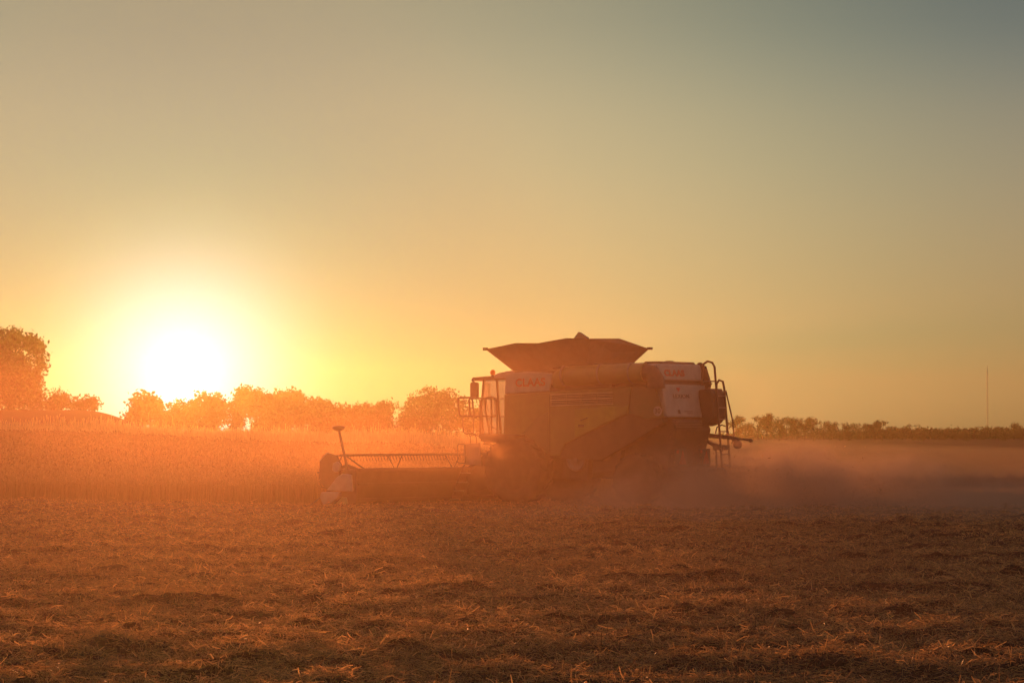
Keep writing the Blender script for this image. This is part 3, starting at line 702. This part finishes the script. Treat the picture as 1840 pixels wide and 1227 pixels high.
    for u0, u1, z1 in ((1.24, 1.23, 2.96), (1.10, .92, 2.96), (.86, .86, 3.06), (.68, .66, 2.98)): ra.tube([(u0, 1.58, z1), (u0 * .5 + u1 * .5, 1.58, 2.4), (u1, 1.58, 1.97)], .027, 6)
    ra.tube([(1.05, 1.58, 2.96), (1.04, 1.58, 2.45), (1.0, 1.58, 2.30), (.9, 1.58, 2.2), (.55, 1.58, 2.08)], .015, 6)
    ra.tube([(1.0, 1.62, 3.04), (.99, 1.62, 2.8), (.93, 1.62, 2.66), (.7, 1.62, 2.48)], .008, 5); ra.tube([(1.0, 1.62, 3.04), (.75, 1.62, 3.04), (.72, 1.62, 2.8)], .010, 5)
    ra.tube([(1.55, 1.60, 1.72), (1.56, 1.60, 1.92), (1.50, 1.60, 1.97), (1.40, 1.60, 1.96), (1.36, 1.60, 1.90), (1.36, 1.60, 1.72)], .013, 6)
    ra.tube([(1.74, 1.6, 2.16), (1.5, 1.6, 2.02), (1.25, 1.6, 1.9)], .013, 6)
    P(ra, 'hand_rail', 'dark')
    al = MB()
    for u in (1.42, 1.78): al.tube([(u, 1.58, 1.12), (u + .28, 1.86, .12)], .018, 6)
    acc = P(al, 'access_ladder', 'dark')
    for z in (.88, .62, .38, .14):
        k = (1.12 - z) / 1.0; P(MB().box(1.43 + .28 * k, 1.77 + .28 * k, 1.52 + .28 * k, 1.66 + .28 * k, z - .015, z + .015), 'step', 'grey', 0, acc)
    # --- wheels
    def wheel(u, v, rad, wid, nl, name, sgn):
        hw = wid / 2; c = (u, v, rad)
        ty = MB(); ty.lathe([(rad * .58, -hw * .85), (rad * .80, -hw), (rad * .93, -hw * .92), (rad * .955, -hw * .5), (rad * .955, hw * .5), (rad * .93, hw * .92), (rad * .80, hw), (rad * .58, hw * .85)], c, 'y', 48)
        for k in range(nl):
            for s in (-1, 1):
                a = 2 * math.pi * (k + (.5 if s > 0 else 0)) / nl; pts = []
                for aa, yy, rr in ((a, .02 * s, .94), (a + .10, .02 * s, .94), (a - .17 + .12, hw * s, .90), (a - .17, hw * s, .90)):
                    pts.append((aa, yy, rr))
                vs = []
                for top in (0, 1):
                    for aa, yy, rr in pts:
                        q = rad * (rr if not top else (1.0 if abs(yy) < hw * .5 else .975)); vs.append((u + q * math.cos(aa), v + yy, rad + q * math.sin(aa)))
                ty.add(vs, [(3, 2, 1, 0), (4, 5, 6, 7), (0, 1, 5, 4), (1, 2, 6, 5), (2, 3, 7, 6), (3, 0, 4, 7)])
        w = P(ty, name, 'rubber')
        P(MB().lathe([(rad * .56, -hw * .8), (rad * .57, -hw * .5), (rad * .5, -hw * .2), (rad * .18, -hw * .1), (rad * .16, hw * .45), (rad * .18, hw * .5), (rad * .5, hw * .2), (rad * .57, hw * .6), (rad * .56, hw * .8)], c, 'y', 36), 'rim', 'rim', 0, w)
    for s in (1, -1):
        wheel(.12, 1.30 * s, .99, .74, 19, 'front_wheel', s); wheel(-3.78, 1.22 * s, .74, .52, 17, 'rear_wheel', s)
    P(MB().tube([(.12, -1.3, .99), (.12, 1.3, .99)], .16, 12), 'front_axle', 'dark'); P(MB().tube([(-3.78, -1.2, .74), (-3.78, 1.2, .74)], .11, 12), 'rear_axle', 'dark')
    # feeder house
    P(MB().prism([(.5, 1.62), (1.0, 1.85), (2.3, 1.02), (2.3, .25), (.6, .75)], -.72, .72), 'feeder_house', 'dark', .03)
    # --- header
    W = 6.15
    hb = P(MB().prism([(2.30, 1.02), (2.24, .98), (2.30, .50), (2.42, .10), (2.55, .06), (3.45, .05), (3.45, .085), (2.62, .11), (2.48, .5), (2.42, .98)], -W, W), 'header', 'hred', .008)
    hf = MB(); hf.box(2.16, 2.29, -W, W, .96, 1.05); hf.box(2.20, 2.28, -W, W, .56, .64); hf.box(2.28, 2.40, -W, W, .16, .22)
    P(hf, 'header_frame', 'hred', .008, hb)
    kn = MB()
    for k in range(80):
        v = -W + .08 + k * (2 * W - .16) / 79; kn.add([(3.45, v - .03, .05), (3.45, v + .03, .05), (3.45, v + .03, .08), (3.45, v - .03, .08), (3.57, v, .055)], [(0, 1, 2, 3), (0, 4, 1), (1, 4, 2), (2, 4, 3), (3, 4, 0)])
    P(kn, 'knife_bar', 'grey', 0, hb)
    au2 = MB(); au2.tube([(2.78, -W + .1, .42), (2.78, W - .1, .42)], .17, 16)
    for s in (1, -1):
        for k in range(150):
            t0, t1 = k * .42, (k + 1) * .42; v0 = s * (W - .15 - k * .034); v1 = s * (W - .15 - (k + 1) * .034)
            if abs(v0) < .8: break
            q = lambda t_, r_, v: (2.78 + r_ * math.cos(t_), v, .42 + r_ * math.sin(t_))
            au2.add([q(t0, .17, v0), q(t1, .17, v1), q(t1, .30, v1), q(t0, .30, v0)], [(0, 1, 2, 3)])
    P(au2, 'intake_auger', 'grey', 0, hb)
    for s in (1, -1):
        y0, y1 = sorted((s * W, s * (W + .06)))
        P(MB().prism([(2.25, 1.0), (2.25, .1), (2.5, .03), (3.45, .03), (3.4, .3), (2.9, .75), (2.6, 1.0)], y0, y1), 'header_end_plate', 'hred', .008, hb)
        y2, y3 = sorted((s * (W + .062), s * (W + .16)))
        P(MB().prism([(3.20, .44), (2.84, .82), (2.66, .90), (2.37, .88), (2.33, .41)], y2, y3), 'end_cover', 'white', .03, hb)
        y2, y3 = sorted((s * (W + .062), s * (W + .24)))
        P(MB().prism([(3.33, .395), (2.71, .405), (2.74, .25), (3.0, .07), (3.15, .025), (3.28, .05), (3.36, .25)], y2, y3), 'crop_divider', 'white', .04, hb)
        P(MB().prism([(2.70, .26), (2.55, .26), (2.5, .10), (2.62, .04), (2.95, .04)], *sorted((s * (W + .062), s * (W + .12)))), 'skid', 'rim', .02, hb)
        P(MB().tube([(3.32, s * (W + .12), .32), (3.55, s * (W + .16), .14), (3.72, s * (W + .18), .03)], .016, 6), 'divider_rod', 'grey', 0, hb)
    # reel: central tube, hexagonal arms, six tine bars
    cx, cz, rr = 3.22, .95, .52
    rl = MB(); rl.tube([(cx, -W + .25, cz), (cx, W - .2, cz)], .09, 10)
    reel = P(rl, 'reel', 'dark', 0, hb)
    bars = []
    for k in range(6):
        a = R(57 + 60 * k); bars.append((cx + rr * math.cos(a), cz + rr * math.sin(a)))
    for j in range(5):
        v = -W + .3 + j * (2 * W - .6) / 4; am = MB()
        for b in bars: am.tube([(cx, v, cz), (b[0], v, b[1])], .016, 5)
        P(am, 'reel_arm', 'dark', 0, reel)
    for b in bars: P(MB().tube([(b[0], -W + .2, b[1]), (b[0], W - .2, b[1])], .026, 6), 'tine_bar', 'dark', 0, reel)
    for b in bars:
        ti = MB()
        for k in range(82):
            v = -W + .25 + k * .148; ti.tube([(b[0], v, b[1]), (b[0] - .05, v, b[1] - .13), (b[0] - .07, v, b[1] - .17)], .006, 3, cap=False)
        P(ti, 'tine', 'black', 0, reel)
    for s in (1, -1):
        P(MB().prism([(3.56, 1.24), (3.30, 1.47), (3.0, 1.40), (2.86, 1.15), (2.9, .72), (3.2, .48), (3.52, .50), (3.60, .7)], *sorted((s * (W - .12), s * (W - .04)))), 'reel_shield', 'dark', .01, hb)
        P(MB().slab([(3.57, s * (W - .02), 1.25), (3.31, s * (W - .02), 1.48), (3.31, s * (W - .14), 1.48), (3.57, s * (W - .14), 1.25)], .02), 'shield_edge', 'white', 0, hb)
        P(MB().prism([(3.06, 1.18), (2.92, 1.24), (2.82, 1.15), (2.84, .98), (2.96, .92), (3.08, 1.0)], *sorted((s * (W - .038), s * (W + .05)))), 'drive_cover', 'white', .02, hb)
        P(MB().tube([(2.32, s * (W - .15), 1.0), (2.7, s * (W - .15), 1.12), (3.2, s * (W - .15), .98)], .05, 8), 'reel_support', 'dark', 0, hb)
    # marker lamp post on the near end
    for s in (1, -1):
        P(MB().tube([(2.60, s * (W - .02), .92), (2.66, s * (W - .02), 1.25), (2.90, s * (W - .02), 2.10)], .045, 10, r1=.036), 'marker_post', 'dark', 0, hb)
        P(MB().lathe([(.06, 0), (.13, .03), (.18, .09), (.17, .13), (.10, .15)], (2.91, s * (W - .02), 2.07), 'z', 18), 'marker_lamp', 'black', 0, hb)
        P(MB().tube([(2.70, s * (W - .02), 1.42), (2.36, s * (W - .25), 1.12), (2.26, s * (W - .45), 1.0)], .022, 6), 'post_brace', 'dark', 0, hb)
    return root
combine()

# ------------------------------------------------------------------ dust thrown up by the machine, and an added veil over the field
def volume_mat(name, col, aniso, dens=None):
    m = bpy.data.materials.new(name); m.use_nodes = True
    nt = m.node_tree; N = nt.nodes; N.remove(N['Principled BSDF'])
    v = N.new('ShaderNodeVolumePrincipled'); v.inputs['Color'].default_value = (*col, 1); v.inputs['Anisotropy'].default_value = aniso
    nt.links.new(v.outputs[0], N['Material Output'].inputs['Volume'])
    if dens is not None: v.inputs['Density'].default_value = dens
    return m, nt, v

def dust(name, label, lo, hi, puffs, col, aniso, dens, nscale, seed):
    """one body of dust: soft ellipsoids (centre, radii, weight) broken up by noise"""
    c = [(a + b) / 2 for a, b in zip(lo, hi)]
    mb = MB().box(lo[0] - c[0], hi[0] - c[0], lo[1] - c[1], hi[1] - c[1], lo[2] - c[2], hi[2] - c[2])
    m, nt, v = volume_mat(name, col, aniso); N = nt.nodes; L = nt.links
    tc = N.new('ShaderNodeTexCoord')
    def math_(op, a, b):
        q = N.new('ShaderNodeMath'); q.operation = op
        for i, x in enumerate((a, b)):
            if isinstance(x, (int, float)): q.inputs[i].default_value = x
            else: L.new(x, q.inputs[i])
        return q.outputs[0]
    nz = N.new('ShaderNodeTexNoise'); nz.inputs['Scale'].default_value = nscale; nz.inputs['Detail'].default_value = 4; nz.inputs['Roughness'].default_value = .62; nz.inputs['Distortion'].default_value = .6
    nm = N.new('ShaderNodeVectorMath'); nm.operation = 'ADD'; nm.inputs[1].default_value = (seed * 7.1, seed * 3.3, 0); L.new(tc.outputs['Object'], nm.inputs[0]); L.new(nm.outputs[0], nz.inputs['Vector'])
    mr = N.new('ShaderNodeMapRange'); mr.inputs[1].default_value = .40; mr.inputs[2].default_value = .64; mr.inputs[3].default_value = .06; mr.inputs[4].default_value = 1.9; L.new(nz.outputs['Fac'], mr.inputs[0])
    tot = None
    for (pc, pr, w) in puffs:
        s = N.new('ShaderNodeVectorMath'); s.operation = 'SUBTRACT'; L.new(tc.outputs['Object'], s.inputs[0]); s.inputs[1].default_value = [a - b for a, b in zip(pc, c)]
        d = N.new('ShaderNodeVectorMath'); d.operation = 'DIVIDE'; L.new(s.outputs[0], d.inputs[0]); d.inputs[1].default_value = pr
        ln = N.new('ShaderNodeVectorMath'); ln.operation = 'LENGTH'; L.new(d.outputs[0], ln.inputs[0])
        f = N.new('ShaderNodeMapRange'); f.interpolation_type = 'SMOOTHSTEP'; f.inputs[1].default_value = .15; f.inputs[2].default_value = 1.0; f.inputs[3].default_value = w; f.inputs[4].default_value = 0
        L.new(ln.outputs['Value'], f.inputs[0])
        tot = f.outputs[0] if tot is None else math_('ADD', tot, f.outputs[0])
    L.new(math_('MULTIPLY', math_('MULTIPLY', tot, mr.outputs[0]), dens), v.inputs['Density'])
    o = mb.build(name, m, None, loc=c)
    tag(o, label, 'dust', None, 'stuff')
    return o

dust('dust_cloud', 'thick grey-brown dust bank rolling low behind the combine to the right', (-6, 74, -.2), (34, 108, 3.4),
     [((6.2, 97.5, .4), (4.8, 4.5, 1.75), 1.0), ((4.0, 94, .1), (4.5, 5, 1.1), .5), ((9.5, 97, .3), (5, 5, 1.5), .6), ((14, 94, .1), (9, 8, .8), .6), ((8.0, 96, 1.0), (1.7, 2, 1.2), .8), ((10.4, 95, .8), (1.7, 2, .9), .8), ((12.9, 94, .55), (1.8, 3, .8), .7), ((15.6, 95, .6), (1.5, 3, .7), .5), ((19.5, 93, .35), (2.6, 3, .75), .5), ((24, 92, 0), (13, 13, .62), .5), ((9, 84, 0), (15, 9, .5), .2)],
     (.80, .57, .43), .20, .52, .75, 1)
dust('dust_veil', 'thin sunlit dust hanging round the wheels and flank of the combine', (-9, 90, -.2), (13, 118, 6.2),
     [((-.5, 98.5, .8), (5, 4, 2.2), .6), ((2.5, 97.5, 1.6), (6, 4.5, 3.4), .7), ((-4, 108, 1.0), (6, 8, 2.2), .5), ((9, 101, 1.2), (7, 7, 3.0), .12)],
     (.90, .52, .27), .75, .02, .45, 2)

def make_chaff():
    r = np.random.default_rng(12); n = 2600
    t = r.random(n) ** 1.5; x = 5.0 + 6.5 * t + r.normal(0, .5, n); y = 98.2 - 2.5 * t + r.normal(0, .9, n)
    z = np.abs(r.normal(0, 1, n)) * (.75 - .35 * t) + .05
    q = ribbons(x, y, z, .03 + .06 * r.random(n), r.random(n) * 6.28, r.normal(0, .7, n), .008 + .010 * r.random(n), r.normal(0, .004, n), r)
    o = quad_mesh('chaff', q, straw_m, rnd=np.tile(np.clip(r.normal(.45, .25, n), 0, 1), 2))
    tag(o, 'chaff and straw bits flying low out of the back of the combine', 'chaff', None, 'stuff')
make_chaff()

fm, _, fv = volume_mat('added_veil_dust', (.25, .142, .105), .82, .0016)  # low dust layer added for an orange veil in place of lens flare
tag(MB().box(-60, 60, 25, 122, -.9, 3.9).build('added_veil_dust', fm), 'thin added dust layer veiling the cut field like lens flare', 'dust', None, 'stuff')

# ------------------------------------------------------------------ the hazy evening air
def haze():
    m, nt, v = volume_mat('dusty_air', (.15, .275, .10), .92, .000095)
    x0, x1, y0, y1, z0, z1 = -260, 260, -45, 900, -1.2, 18
    o = MB().box(x0, x1, y0, y1, z0, z1).build('haze', m)
    tag(o, 'warm hazy evening air over the whole field', 'haze', None, 'stuff')
haze()
